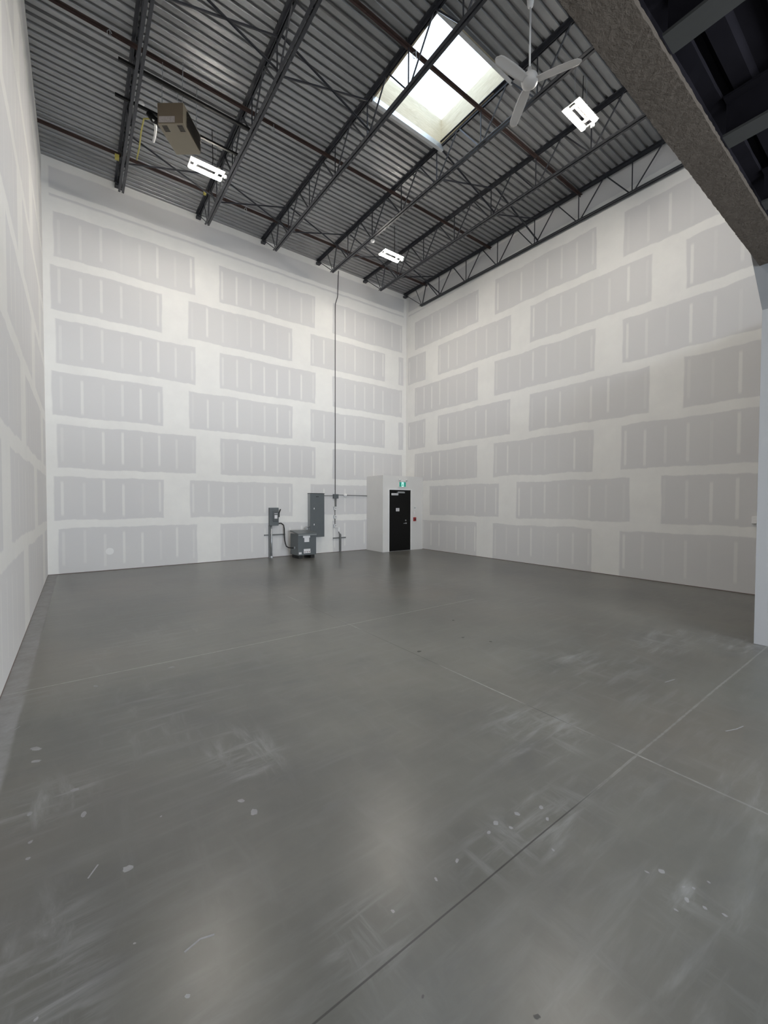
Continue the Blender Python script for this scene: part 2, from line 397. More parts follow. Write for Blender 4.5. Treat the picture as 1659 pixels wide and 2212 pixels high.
# ------------------------------------------------------------------ roof joists
JX = [-9.27, -7.41, -5.60, -3.765, -1.93, -0.11]
JL = ['black open-web roof joist nearest the left wall, beside the box heater',
      'black open-web roof joist second from the left wall, right of the box heater',
      'black open-web roof joist running across the left edge of the skylight',
      'black open-web roof joist running along the right edge of the skylight',
      'black open-web roof joist between the skylight and the right wall, behind the fan lamp',
      'black open-web roof joist hard against the right wall']
YEND = -17.9
def make_joist(x):
    t = thing('roof_joist', '', 'roof joist', (x, 0, 9.4), 'steel roof joists')
    bz = lambda yy: 8.82 + 0.021*yy
    tz = lambda yy: dz(yy) - 0.001
    m = MB()
    for sgn in (-1, 1):   # top chord: two angles back to back, lying legs up
        x0 = x+sgn*0.012; x1 = x+sgn*0.070; xi = x+sgn*0.019
        lo, hi = min(x0, x1), max(x0, x1); vl, vh = min(x0, xi), max(x0, xi)
        for (p, q, h0, h1) in ((lo, hi, -0.008, 0), (vl, vh, -0.066, -0.008)):
            m.hexa([(p, YEND, tz(YEND)+h0), (q, YEND, tz(YEND)+h0), (q, -0.02, tz(-.02)+h0), (p, -0.02, tz(-.02)+h0),
                    (p, YEND, tz(YEND)+h1), (q, YEND, tz(YEND)+h1), (q, -0.02, tz(-.02)+h1), (p, -0.02, tz(-.02)+h1)])
    m.box(x-0.06, x+0.06, -0.14, -0.005, tz(0)-0.13, tz(0)-0.066)
    m.done('top_chord', M_steel, t)
    m = MB(); ys = -0.93
    for sgn in (-1, 1):
        x0 = x+sgn*0.012; x1 = x+sgn*0.058; xi = x+sgn*0.019
        lo, hi = min(x0, x1), max(x0, x1); vl, vh = min(x0, xi), max(x0, xi)
        for (p, q, h0, h1) in ((lo, hi, 0, 0.007), (vl, vh, 0.007, 0.052)):
            m.hexa([(p, YEND, bz(YEND)+h0), (q, YEND, bz(YEND)+h0), (q, ys, bz(ys)+h0), (p, ys, bz(ys)+h0),
                    (p, YEND, bz(YEND)+h1), (q, YEND, bz(YEND)+h1), (q, ys, bz(ys)+h1), (p, ys, bz(ys)+h1)])
    m.done('bottom_chord', M_steel, t)
    # webs
    zb_ = lambda yy: bz(yy)+0.03
    zt_ = lambda yy: tz(yy)-0.04
    MB().tube([(x, -0.14, zt_(0)-0.05), (x, -0.98, zb_(-1))], 0.011, 8).done('web_rod', M_steel, t)
    MB().tube([(x, -0.66, zt_(-.66)), (x, -0.99, zb_(-1))], 0.011, 8).done('web_rod', M_steel, t)
    nodes = [-1.88-1.23*i for i in range(13)]
    MB().tube([(x, -1.24, zt_(-1.24)), (x, -1.04, zb_(-1))], 0.017, 8).done('web_rod', M_steel, t)
    prev = -1.24
    for i, nb in enumerate(nodes):
        nt_ = nb-0.60
        MB().bar((x, prev-0.03, zt_(prev)), (x, nb+0.05, zb_(nb)), 0.024, 0.030, (1, 0, 0)).done('web_bar', M_steel, t)
        MB().tube([(x, nb, zt_(nb)), (x, nb, zb_(nb))], 0.013, 8).done('web_rod', M_steel, t)
        MB().tube([(x, nb-0.05, zb_(nb)), (x, nt_, zt_(nt_))], 0.015, 8).done('web_rod', M_steel, t)
        prev = nt_-0.03
    return t
j0_ = make_joist(JX[0]); j0_['label'] = JL[0]
for x, lab in list(zip(JX, JL))[1:]:
    c = copy_tree(j0_, (x-JX[0], 0, 0)); c['label'] = lab
# ------------------------------------------------------------------ bridging
BR = [(-1.2, 'brown primed bridging angle row nearest the far wall'), (-4.03, 'brown primed bridging angle row just short of the skylight'),
      (-6.82, 'brown primed bridging angle row passing under the skylight opening')]
for yy, lab in BR:
    m = MB(); z = dz(yy)-0.068
    m.box(XL+0.01 if yy > -2 else XL+0.01, 0.0-0.02 if yy < -2 else -0.02, yy-0.028, yy+0.028, z-0.006, z).box(XL+0.01, -0.02, yy+0.022, yy+0.028, z-0.05, z-0.006)
    o = m.done('bridging_angle', M_prim); tag(o, lab, 'bridging', 'horizontal bridging under the deck')
    o.visible_shadow = True
def cross(xa, xb, yy, lab):
    zt, zb = dz(yy)-0.09, 8.82+0.021*yy+0.06
    t = thing('cross_bridging', lab, 'bridging', ((xa+xb)/2, yy, zt), 'crossed braces between joists')
    MB().bar((xa+.03, yy-0.02, zt), (xb-.03, yy-0.02, zb), 0.032, 0.004, (0, 1, 0)).bar((xa+.03, yy-0.036, zt), (xb-.03, yy-0.036, zb), 0.004, 0.032, (0, 1, 0)).done('brace', M_steel, t)
    MB().bar((xa+.03, yy+0.02, zb), (xb-.03, yy+0.02, zt), 0.032, 0.004, (0, 1, 0)).bar((xa+.03, yy+0.036, zb), (xb-.03, yy+0.036, zt), 0.004, 0.032, (0, 1, 0)).done('brace', M_steel, t)
bayn = ['left of the left hanging lamp', 'right of the left hanging lamp', 'in the bay in line with the skylight', 'beside the far middle lamp', 'in the bay against the right wall']
for i in range(5): cross(JX[i], JX[i+1], -1.93, 'crossed steel braces near the far wall, '+bayn[i])
for i, bl in ((0, 'in the bay over the box heater'), (1, 'in the bay just left of the skylight'), (3, 'in the bay right of the skylight'), (4, 'in the bay along the right wall')):
    cross(JX[i], JX[i+1], -5.66, 'crossed steel braces mid roof, '+bl)
# small wire hangers on bridging
for (x, yy, lab) in ((-9.65, -4.05, 'small grey wire clip on bridging left of the first joist'), (-6.86, -4.0, 'small grey wire clip on bridging left of the skylight'),
                     (-5.48, -6.82, 'small grey wire clip hanging in the skylight opening'), (-6.5, -1.2, 'small grey wire clip on the bridging near the far wall')):
    m = MB(); z = dz(yy)-0.07; pts = [(x+0.03*math.cos(a*0.7), yy+0.004*a, z-0.05+0.045*math.sin(a*0.7)) for a in range(0, 10)]
    m.tube(pts, 0.006, 6); m.tube([(x, yy-.03, z-.01), (x+.01, yy-.03, z-0.14)], 0.006, 6)
    tag(m.done('wire_hanger', M_galv), lab, 'hanger clip', 'wire clips on the bridging')
# ------------------------------------------------------------------ high-bay lamps
def highbay(cx, cy, z, lab, sensor=True):
    t = thing('high_bay_light', lab, 'lamp', (cx, cy, z), 'high bay lamps'); L = 0.64
    MB().box(cx-L/2, cx+L/2, cy-0.165, cy-0.055, z+0.03, z+0.045).box(cx-L/2, cx+L/2, cy+0.055, cy+0.165, z+0.03, z+0.045).box(cx-0.24, cx-.18, cy-.16, cy+.16, z+.05, z+.07).box(cx+0.18, cx+.24, cy-.16, cy+.16, z+.05, z+.07).box(cx-0.2, cx+0.2, cy-.025, cy+.025, z+.07, z+.12).done('housing', M_fixt, t, 0.004)
    for s in (-1, 1):
        m = MB(); n = 8
        yc = cy+s*0.110
        pr = [(yc-0.046, z+0.03)]+[(yc-0.046*math.cos(math.pi*k/n), z+0.03-0.035*math.sin(math.pi*k/n)) for k in range(1, n)]+[(yc+0.046, z+0.03)]
        A = [m.bm.verts.new((cx-L/2+.01, p[0], p[1])) for p in pr]; B = [m.bm.verts.new((cx+L/2-.01, p[0], p[1])) for p in pr]
        for k in range(len(pr)-1): m.bm.faces.new((A[k], A[k+1], B[k+1], B[k]))
        m.bm.faces.new(A[::-1]); m.bm.faces.new(B); m.bm.faces.new((A[0], B[0], B[-1], A[-1]))
        m.done('light_strip', M_led, t)
    MB().box(cx-L/2-.012, cx-L/2+.008, cy-.165, cy+.165, z+.03, z+.045).done('end_cap', M_fixt, t)
    MB().box(cx+L/2-.008, cx+L/2+.012, cy-.165, cy+.165, z+.03, z+.045).done('end_cap', M_fixt, t)
    if sensor:
        MB().lathe([(0.02, 0), (0.035, 0.012), (0.035, 0.04), (0.03, 0.055)], (cx+L/2+0.05, cy-0.03, z-0.005), 20).done('motion_sensor', M_white, t)
    for s in (-1, 1):
        MB().tube([(cx+s*0.2, cy, z+.12), (cx+s*0.2, cy, dz(cy)+0.0)], 0.005, 6).done('hanging_wire', M_galv, t)
    MB().tube([(cx+.1, cy, z+.12), (cx+.14, cy+.04, z+.3), (cx+.12, cy+.02, dz(cy))], 0.009, 6).done('power_cable', M_rub, t)
highbay(-7.92, -3.04, 8.60, 'bright twin-strip lamp on the left, overlapping the box heater')
highbay(-3.00, -2.96, 8.60, 'bright twin-strip lamp near the far right corner of the room')
highbay(-2.88, -8.32, 8.60, 'bright twin-strip lamp at upper right beside the ceiling fan')
highbay(-7.92, -8.40, 8.60, 'twin-strip lamp above the camera, out of the picture')
# round sensor under joist near the far lamp
tag(MB().lathe([(0.02, -0.05), (0.05, -0.04), (0.055, -0.005), (0.03, 0.0)], (-3.70, -3.04, 8.755), 18).done('occupancy_sensor', M_white), 'small white round sensor under the joist left of the far lamp', 'sensor')
# ------------------------------------------------------------------ ceiling fan
FX, FY, FZ = -4.55, -8.42, 8.15
fan = thing('ceiling_fan', 'white three-blade industrial ceiling fan hanging beside the skylight', 'ceiling fan', (FX, FY, FZ))
MB().tube([(FX, FY, FZ+0.14), (FX, FY, 9.32)], 0.014, 12).done('down_rod', M_white, fan, smooth=True)
MB().lathe([(0.022, -0.16), (0.04, -0.14), (0.055, -0.03), (0.055, 0)], (FX, FY, dz(FY)), 24).done('ceiling_cap', M_white, fan, smooth=True)
MB().lathe([(0.03, -0.085), (0.075, -0.08), (0.115, -0.045), (0.125, 0.0), (0.115, 0.05), (0.07, 0.10), (0.032, 0.12), (0.028, 0.19)], (FX, FY, FZ), 36).done('motor_housing', M_fan, fan, smooth=True)
for ang in (175, -66, 57):
    a = math.radians(ang); d = Vector((math.cos(a), math.sin(a), 0)); s = Vector((-math.sin(a), math.cos(a), 0))
    top, bot = [], []; m = MB(); N = 14; R0, R1 = 0.09, 0.72
    sec = []
    for i in range(N+1):
        f = i/N; r = R0+(R1-R0)*f; wd = 0.062+0.012*math.sin(f*3.0)
        if f > 0.86: wd *= math.sqrt(max(0.02, 1-((f-0.86)/0.145)**2))
        if f < 0.12: wd *= 0.75+f*2
        row = []
        for j in range(7):
            g = -1+2*j/6; tilt = 0.16*g*wd; cam_ = 0.008*(1-g*g)
            row.append(Vector((FX, FY, FZ-0.03))+d*r+s*(g*wd)+Vector((0, 0, tilt+cam_-0.03*f*f)))
        sec.append(row)
    vt = [[m.bm.verts.new(p+Vector((0, 0, 0.004))) for p in row] for row in sec]; vb = [[m.bm.verts.new(p-Vector((0, 0, 0.004))) for p in row] for row in sec]
    for i in range(N):
        for j in range(6):
            m.bm.faces.new((vt[i][j], vt[i+1][j], vt[i+1][j+1], vt[i][j+1])); m.bm.faces.new((vb[i][j], vb[i][j+1], vb[i+1][j+1], vb[i+1][j]))
        m.bm.faces.new((vt[i][0], vb[i][0], vb[i+1][0], vt[i+1][0])); m.bm.faces.new((vt[i][6], vt[i+1][6], vb[i+1][6], vb[i][6]))
    m.bm.faces.new([*[vt[N][j] for j in range(7)], *[vb[N][j] for j in range(6, -1, -1)]]); m.bm.faces.new([*[vt[0][j] for j in range(6, -1, -1)], *[vb[0][j] for j in range(7)]])
    m.done('blade', M_fan, fan, smooth=True)
# ------------------------------------------------------------------ unit heater
HO = Vector((-8.96, -4.01, 0)); ex = Vector((0.365, -0.28, 0)).normalized(); ey = Vector((0.37, 0.52, 0)).normalized()
ey = (ey - ex*ey.dot(ex)).normalized()
HW, HLn, H0, H1 = 0.46, 0.64, 8.30, 8.62
def hp(u, v, z): p = HO+ex*u+ey*v; return (p.x, p.y, z)
def hbox(m, u0, u1, v0, v1, z0, z1): return m.hexa([hp(u0, v0, z0), hp(u1, v0, z0), hp(u1, v1, z0), hp(u0, v1, z0), hp(u0, v0, z1), hp(u1, v0, z1), hp(u1, v1, z1), hp(u0, v1, z1)])
ht = thing('unit_heater', 'beige box unit heater hung between the two left joists', 'heater', (-8.6, -3.8, 8.3))
m = MB(); hbox(m, 0, HW, 0, HLn, H0, H1+0.04); m.done('cabinet', M_beige, ht, 0.008)
m = MB(); hbox(m, 0.008, HW-.008, -0.012, 0.0, H0+.008, H1+.03); m.done('end_panel', M_tan, ht, 0.003)
m = MB(); hbox(m, 0.03, HW-0.15, -0.016, -0.012, H0+0.015, H0+0.12); m.done('warning_label', simple('heater_label', (0.30, 0.27, 0.26), 0.6, 0, 0.4, 45), ht)['label'] = 'pale warning label'
for u0 in (0.06, 0.33):
    m = MB()
    for k in range(6): hbox(m, u0, u0+0.09, 0.03+k*0.022, 0.042+k*0.022, H0-0.004, H0)
    m.done('vent_grille', M_darkcol, ht)
m = MB()
for k in range(10):
    z = H0+0.05+k*0.028; m.hexa([hp(HW, 0.10, z), hp(HW+0.03, 0.10, z-.02), hp(HW+0.03, HLn-.03, z-.02), hp(HW, HLn-.03, z), hp(HW, 0.10, z+.006), hp(HW+0.03, 0.10, z-.014), hp(HW+0.03, HLn-.03, z-.014), hp(HW, HLn-.03, z+.006)])
m.done('louvre', M_darkcol, ht)
for (u, v) in ((0.05, 0.06), (HW-.05, 0.06), (0.05, HLn-.06), (HW-.05, HLn-.06)):
    p = hp(u, v, H1+.04); q = hp(u+0.02, v, dz(p[1])); MB().tube([p, (p[0], p[1], 8.86), q], 0.007, 6).done('hanger_rod', M_galv, ht)
m = MB(); p = hp(0.0, 0.30, 8.55); m.tube([p, (p[0]-.07, p[1]+.05, 8.57), (p[0]-.20, p[1]+.10, 8.62), (p[0]-.27, p[1]+.10, 8.70)], [0.04, 0.05, 0.06, 0.055], 16); m.done('burner_elbow', M_black, ht, smooth=True)
for yy, lab in ((-3.56, 'black support strut crossing the first joist behind the heater'), (-4.28, 'black support strut crossing the first joist in front of the heater')):
    tag(MB().box(-9.55, -7.36, yy-.02, yy+.02, 8.80, 8.84).done('support_strut', M_black), lab, 'strut', 'struts that carry the heater')
tag(MB().tube([(-9.12, -3.44, 8.98), (-9.15, -3.48, 8.93), (-9.19, -3.49, 8.90)], [0.04, 0.045, 0.035], 14).done('exhaust_pipe', M_white, smooth=True), 'short white pipe elbow beside the first joist near the heater', 'pipe')
tag(MB().tube([(-8.98, -3.72, 8.58), (-8.92, -3.55, 8.60), (-8.90, -3.30, 8.62), (-8.90, -3.12, 8.64)], 0.022, 10).done('condensate_pipe', M_white, smooth=True), 'thin white drain pipe leaving the heater', 'pipe')
m = MB(); m.tube([(-8.95, -3.60, 8.70), (-9.10, -3.45, 8.72), (-9.10, -3.05, 8.76), (-9.08, -2.62, 8.80), (-9.08, -2.15, 8.84)], 0.013, 8)
tag(m.done('gas_pipe', M_yellow, smooth=True), 'thin yellow gas pipe running from the heater along the first joist', 'gas pipe')
tag(MB().box(-9.40, -9.32, -1.24, -1.16, 9.33, 9.42).done('pipe_clamp', M_yellow), 'yellow clamp on the bridging at the first joist', 'clamp', 'yellow clamps at joists')
tag(MB().box(-7.56, -7.50, -1.28, -1.22, 9.33, 9.40).done('pipe_clamp', M_yellow), 'yellow clamp near the bridging at the second joist', 'clamp', 'yellow clamps at joists')
# ------------------------------------------------------------------ entry vestibule and door
VX, VY, VH = -1.815, -0.985, 2.63
D0, D1, DH = -1.54, -0.575, 2.14
m = MB(); m.box(VX, VX+0.12, VY+0.12, -0.001, 0, VH).box(VX, D0-.04, VY, VY+.12, 0, VH).box(D1+.04, -0.001, VY, VY+.12, 0, VH).box(D0-.04, D1+.04, VY, VY+.12, DH+.04, VH)
m.box(VX, -0.001, VY+.12, -0.001, VH-0.1, VH) if False else None
m.box(VX+.12, -0.001, VY+.12, -0.001, VH-0.10, VH)
struct(m.done('wall_vestibule', simple('primed_board', (0.70, 0.695, 0.685), 0.85, 0, 0.07, 1.2)), 'boxed drywall entry vestibule in the corner', 'wall')
dr = thing('door_1', 'black steel exit door in the corner vestibule', 'door', (D0, VY, 0)); dr['kind'] = 'structure'
MB().box(D0-.04, D0, VY-.012, VY+.11, 0, DH+.04).box(D1, D1+.04, VY-.012, VY+.11, 0, DH+.04).box(D0, D1, VY-.012, VY+.11, DH, DH+.04).done('door_frame', M_white, dr, 0.002)
MB().box(D0+.004, D1-.004, VY+.015, VY+.06, 0.008, DH-.004).done('door_leaf', M_black, dr)
yd = VY+.015
MB().box(-1.20, -0.88, yd-.055, yd, 2.03, 2.075).bar((-0.92, yd-.05, 2.082), (-1.22, yd-.10, 2.082), 0.02, 0.008).done('door_closer', M_galv, dr)
p1 = MB().box(-1.435, -1.135, yd-.004, yd, 1.955, 2.025).done('sign_plate', M_label, dr)
m = MB()
for k in range(12): m.box(-1.42+k*0.023, -1.405+k*0.023, yd-.0055, yd-.004, 1.975, 2.005)
m.done('faint_lettering', simple('faint_grey_print', (0.30, 0.30, 0.31), .6), p1)
p2 = MB().box(-1.235, -1.085, yd-.004, yd, 1.395, 1.505).done('sign_plate', M_label, dr)
m = MB()
for k in range(4): m.box(-1.215, -1.105-0.01*(k % 2), yd-.0055, yd-.004, 1.41+k*.023, 1.42+k*.023)
m.done('faint_lettering', bpy.data.materials['faint_grey_print'], p2)
m = MB(); m.tube([(-.80, yd, 0.97), (-.80, yd-.05, 0.97)], 0.022, 14).tube([(-.80, yd-.045, .97), (-.92, yd-.045, .965)], 0.010, 10); m.done('lever_handle', M_galv, dr)
MB().tube([(-.80, yd, 1.07), (-.80, yd-.02, 1.07)], 0.022, 14).done('deadbolt', M_galv, dr)
MB().box(D0-.002, D1+.002, VY, VY+.10, 0, 0.008).done('threshold', M_galv, dr)
ev = thing('exit_sign', 'green running-man exit sign with twin emergency heads above the black door', 'exit sign', (-.985, VY, 2.25))
yv = VY-.002
MB().box(-1.15, -.82, yv-.04, yv, 2.235, 2.435).done('sign_housing', M_white, ev, 0.004)
MB().box(-1.13, -.84, yv-.043, yv-.04, 2.255, 2.415).done('green_panel', M_exit, ev)
m = MB(); yy = yv-.046; yq = yv-.043
m.box(-1.035, -.935, yy, yq, 2.258, 2.412)
pw = m.done('pictogram_doorway', M_exitw, ev)
m = MB(); y1_, y0_ = yy-.002, yy; G = lambda a, b, t_: m.bar((a[0], yy-.001, a[1]), (b[0], yy-.001, b[1]), 0.002, t_, (0, 0, 1)) if abs(a[0]-b[0]) > abs(a[1]-b[1]) else m.box(min(a[0], b[0])-t_/2, max(a[0], b[0])+t_/2, y1_, y0_, min(a[1], b[1]), max(a[1], b[1]))
G((-.985, 2.318), (-.985, 2.368), .020); m.box(-.990, -.972, y1_, y0_, 2.374, 2.392)
G((-1.012, 2.350), (-.960, 2.345), .009); G((-.982, 2.318), (-.960, 2.295), .010); G((-.962, 2.272), (-.962, 2.298), .009); G((-.990, 2.318), (-1.012, 2.290), .010); G((-1.026, 2.287), (-1.008, 2.290), .009)
m.done('running_figure', M_exit, pw)
MB().box(-1.10, -.87, yv-.06, yv, 2.435, 2.475).done('battery_unit', M_white, ev, 0.004)
for xx in (-1.13, -.84):
    m = MB(); m.tube([(xx, yv-.03, 2.475), (xx, yv-.045, 2.495), (xx, yv-.09, 2.485)], [0.012, 0.03, 0.042], 14); m.done('emergency_head', M_white, ev, smooth=True)
# wall devices beside the door
t = thing('keypad', 'white square keypad on the vestibule wall right of the door', 'keypad', (-.40, VY, 1.5)); MB().box(-.45, -.35, VY-.025, VY, 1.46, 1.57).done('plate', M_white, t, 0.004); MB().box(-.43, -.37, VY-.029, VY-.025, 1.48, 1.54).done('window', simple('keypad_face', (0.45, 0.46, 0.47), .4), t)
t = thing('light_switch', 'small white switch plate between keypad and red pull station', 'switch', (-.41, VY, 1.3)); MB().box(-.44, -.38, VY-.012, VY, 1.27, 1.38).done('plate', M_white, t, 0.002); MB().box(-.42, -.40, VY-.022, VY-.012, 1.31, 1.34).done('toggle', M_white, t)
t = thing('fire_alarm_station', 'red fire alarm pull station right of the black door', 'fire alarm', (-.40, VY, 1.1)); MB().box(-.455, -.345, VY-.045, VY, 1.03, 1.17).done('body', M_red, t, 0.005); MB().box(-.42, -.37, VY-.062, VY-.045, 1.07, 1.12).done('pull_handle', M_rub, t, 0.003)
t = thing('wall_sounder', 'small white device high on the right wall by the partition end', 'alarm device', (-.03, -10.25, 1.46)); MB().box(-.05, -.0, -10.30, -10.20, 1.34, 1.47).done('body', M_white, t, 0.005)
# ------------------------------------------------------------------ electrical gear on the far wall
t = thing('disconnect_switch', 'grey fused disconnect switch box with black side handle', 'switch box', (-5.31, 0, 1.0)); fx0, fx1, fd = -5.455, -5.175, -0.13
MB().box(fx0, fx1, fd, 0, 0.985, 1.535).done('enclosure', M_gbox, t, 0.008)
c = MB().box(fx0+.09, fx1-.02, fd-.022, fd, 1.11, 1.44).done('raised_cover', M_gdark, t, 0.012)
MB().box(fx0+.135, fx1-.055, fd-.025, fd-.021, 1.20, 1.31).done('label', M_label, c)
MB().box(fx0+.13, fx1-.05, fd-.026, fd-.021, 1.345, 1.36).done('label', M_label, c)
m = MB(); m.box(fx1, fx1+.04, -.10, -.03, 1.24, 1.38).bar((fx1+.03, -.07, 1.36), (fx1+.075, -.09, 1.49), 0.03, 0.02, (0, 1, 0)); m.done('throw_handle', M_black, t, 0.004)
t = thing('strut_stand', 'galvanised conduit standing on the floor under the disconnect box', 'conduit', (-5.37, 0, 0))
MB().tube([(-5.385, -.06, 0.02), (-5.385, -.06, 0.985)], 0.026, 14).done('conduit', M_galv, t, smooth=True)
MB().box(-5.46, -5.42, -.045, -.004, 0, 0.985).done('upright_channel', M_strut, t)
MB().box(-5.60, -4.93, -.040, -.004, 0.675, 0.715).done('cross_channel', M_strut, t)
MB().lathe([(0.045, 0), (0.045, 0.03), (0.03, 0.05)], (-5.385, -.06, 0), 16).done('floor_collar', M_galv, t)
t = tag(MB().tube([(-5.175, -.08, 1.045), (-5.08, -.09, 1.05), (-5.01, -.10, 0.99), (-4.99, -.11, 0.88), (-4.985, -.11, 0.70), (-4.985, -.13, 0.52), (-5.0, -.22, 0.42), (-5.04, -.38, 0.355), (-5.03, -.53, 0.325), (-4.905, -.62, 0.315)], 0.019, 12).done('flexible_conduit', M_rub, smooth=True), 'black flexible conduit looping from disconnect box to transformer', 'cable')
# transformer
t = thing('transformer', 'grey floor-standing dry transformer with white labels and sloped lid', 'transformer', (-4.57, -.56, 0)); a, b, c_, d_ = -4.87, -4.27, -.86, -.30
MB().box(a+.0, b, c_, d_, 0.10, 0.74).done('cabinet', M_gbox, t, 0.006)
MB().hexa([(a-.01, c_-.035, 0.735), (b+.01, c_-.035, 0.735), (b+.01, d_+.02, 0.80), (a-.01, d_+.02, 0.80), (a-.01, c_-.035, 0.765), (b+.01, c_-.035, 0.765), (b+.01, d_+.02, 0.83), (a-.01, d_+.02, 0.83)]).done('lid', M_gbox, t, 0.004)
MB().box(a, b, c_-.03, c_, 0.70, 0.735).done('drip_edge', simple('light_grey_enamel', (0.27, 0.29, 0.29), .4), t, 0.003)
for xx in (a+.04, b-.16): MB().box(xx, xx+.12, c_+.04, d_-.04, 0, 0.10).done('foot_rail', M_rub, t)
MB().box(a+.16, a+.39, c_-.004, c_, 0.63, 0.69).box(a+.20, a+.36, c_-.005, c_, 0.50, 0.63).done('label', M_label, t)
lab2 = MB().box(a+.18, a+.40, c_-.004, c_, 0.16, 0.29).done('label', M_label, t)
m = MB()
for k in range(3): m.tube([(a+.22+k*.07, c_-.004, 0.20), (a+.22+k*.07, c_-.006, 0.20)], 0.02, 12)
m.done('label_symbol', simple('symbol_grey', (0.25, 0.2, 0.2), .5), lab2)
MB().box(a+.02, a+.11, c_-.004, c_, 0.14, 0.20).done('label', M_label, t)
m = MB(); m.tube([(a-.03, -.62, .315), (a, -.62, .315)], 0.03, 12).tube([(a-.015, -.62, .315), (a-.0, -.62, .315)], 0.04, 8); m.done('connector', M_galv, t)
# electrical panel
t = thing('electrical_panel', 'tall grey electrical panel hung on the far wall behind the transformer', 'electrical panel', (-3.87, 0, 0.57)); a, b = -4.135, -3.63
MB().box(a, b, -.17, -.004, 0.575, 1.985).done('cabinet', simple('panel_side_grey', (0.30, 0.32, 0.33), .4), t, 0.004)
dd = MB().box(a-.002, b+.002, -.20, -.17, 0.570, 1.975).done('door', M_gbox, t, 0.004)
MB().box(a-.008, b+.008, -.207, -.004, 1.985, 2.0).done('rain_lip', M_black, t)
for z in (0.98, 1.50): MB().box(a+.115, a+.145, -.21, -.20, z-.025, z+.025).done('latch', M_label, dd, 0.003)
for xx in (a+.22, a+.27): MB().tube([(xx, -.2, 1.885), (xx, -.208, 1.885)], 0.014, 10).done('badge', M_black, dd)
t = tag(MB().tube([(-4.20, -.10, 0.84), (-4.235, -.10, 0.83), (-4.25, -.11, 0.80), (-4.25, -.2, 0.74)] if False else [(-4.135, -.10, 0.90), (-4.22, -.11, 0.90), (-4.28, -.13, 0.86), (-4.31, -.22, 0.78), (-4.32, -.33, 0.80)], 0.028, 14).done('conduit_elbow', M_galv, smooth=True), 'silver conduit elbow joining the panel to the transformer', 'conduit')
tag(MB().tube([(-4.225, -.25, 0.01), (-4.225, -.25, 0.40), (-4.20, -.16, 0.56), (-4.10, -.10, 0.60)] if False else [(-4.06, -.08, 0.0), (-4.06, -.08, 0.575)], 0.014, 10).done('ground_conduit', M_galv, smooth=True), 'thin conduit from floor to the panel bottom', 'conduit')
# conduit runs
m = MB(); m.tube([(-3.12, -.025, 1.98), (-3.115, -.025, 8.30), (-3.11, -.025, 8.38), (-3.03, -.025, 8.62), (-3.02, -.025, 8.70), (-2.99, -.025, 9.50)], 0.013, 8)
tag(m.done('riser_conduit', M_strut, smooth=True), 'thin vertical conduit climbing the far wall to the roof', 'conduit')
tag(MB().tube([(-3.64, -.03, 1.925), (-3.21, -.03, 1.925)], 0.012, 8).done('conduit', M_strut, smooth=True), 'short horizontal conduit between panel and junction box', 'conduit')
tag(MB().tube([(-3.02, -.03, 1.955), (-1.815, -.03, 1.935)], 0.012, 8).done('conduit', M_strut, smooth=True), 'horizontal conduit from the junction box to the vestibule', 'conduit')
t = thing('junction_box', 'square grey junction box where the conduits meet', 'junction box', (-3.11, 0, 1.83)); MB().box(-3.205, -3.02, -.08, 0, 1.83, 1.98).done('box', M_gbox, t, 0.003); MB().box(-3.20, -3.025, -.086, -.08, 1.835, 1.975).done('cover', M_gbox, t, 0.002)
t = thing('dome_camera', 'white round dome device on the horizontal conduit', 'camera', (-2.73, 0, 1.95)); MB().tube([(-2.73, -.0, 1.95), (-2.73, -.05, 1.95), (-2.73, -.055, 1.95)], [0.06, 0.06, 0.045], 20).done('base', M_white, t, smooth=True)
MB().tube([(-2.73, -.05, 1.945), (-2.735, -.085, 1.94), (-2.735, -.10, 1.935)], [0.045, 0.035, 0.012], 18).done('lens_dome', M_white, t, smooth=True)
tag(MB().tube([(-3.13, -.03, 0.92), (-3.13, -.03, 1.83)], 0.012, 8).done('drop_conduit', M_strut, smooth=True), 'vertical conduit dropping through three small boxes', 'conduit')
tag(MB().tube([(-3.09, -.03, 1.52), (-3.09, -.03, 1.83)], 0.012, 8).done('drop_conduit', M_strut, smooth=True), 'short conduit from junction box down to topmost small box', 'conduit')
for z, l in ((1.50, 'topmost of three small metal boxes under the junction box'), (1.205, 'middle of three small metal boxes under the junction box'), (0.90, 'lowest of three small metal boxes under the junction box')):
    t = thing('outlet_box', l, 'outlet', (-3.13, 0, z), 'small outlet boxes on the drop conduit'); MB().box(-3.185, -3.075, -.055, 0, z-.055, z+.055).done('box', M_galv, t, 0.003); f = MB().box(-3.16, -3.085, -.062, -.055, z-.05, z+.05).done('cover', M_white, t, 0.004)
    MB().box(-3.135, -3.115, -.065, -.062, z-.02, z+.03).done('opening', M_rub, f)
t = thing('strut_cross', 'steel strut cross standing on the floor by the far wall with white box on top', 'strut', (-2.93, 0, 0))
MB().box(-2.965, -2.925, -.065, -.035, 0, 0.63).box(-2.925, -2.918, -.065, -.035, 0, 0.63).tube([(-2.905, -.045, 0.0), (-2.905, -.045, 0.60)], 0.012, 8).done('upright', M_strut, t)
MB().box(-3.20, -2.70, -.035, -.001, 0.465, 0.505).done('cross_arm', M_strut, t)
tag(MB().box(-3.02, -2.955, -.045, 0, 0.70, 0.84).done('white_box', M_white, None, 0.004), 'small upright white box on the wall above the strut cross', 'box')
tag(MB().tube([(-2.985, -.02, 0.70), (-2.96, -.03, 0.63)], 0.012, 8).done('short_conduit', M_rub), 'short dark stub between white box and strut cross', 'conduit')
# round patch of compound on the far wall
tag(MB().tube([(-9.53, 0, 0.475), (-9.53, -.003, 0.475)], 0.085, 32).done('wall_patch', simple('mud_patch', (.78, .78, .78), .85)), 'round white patch low on the far wall at left', 'patch')
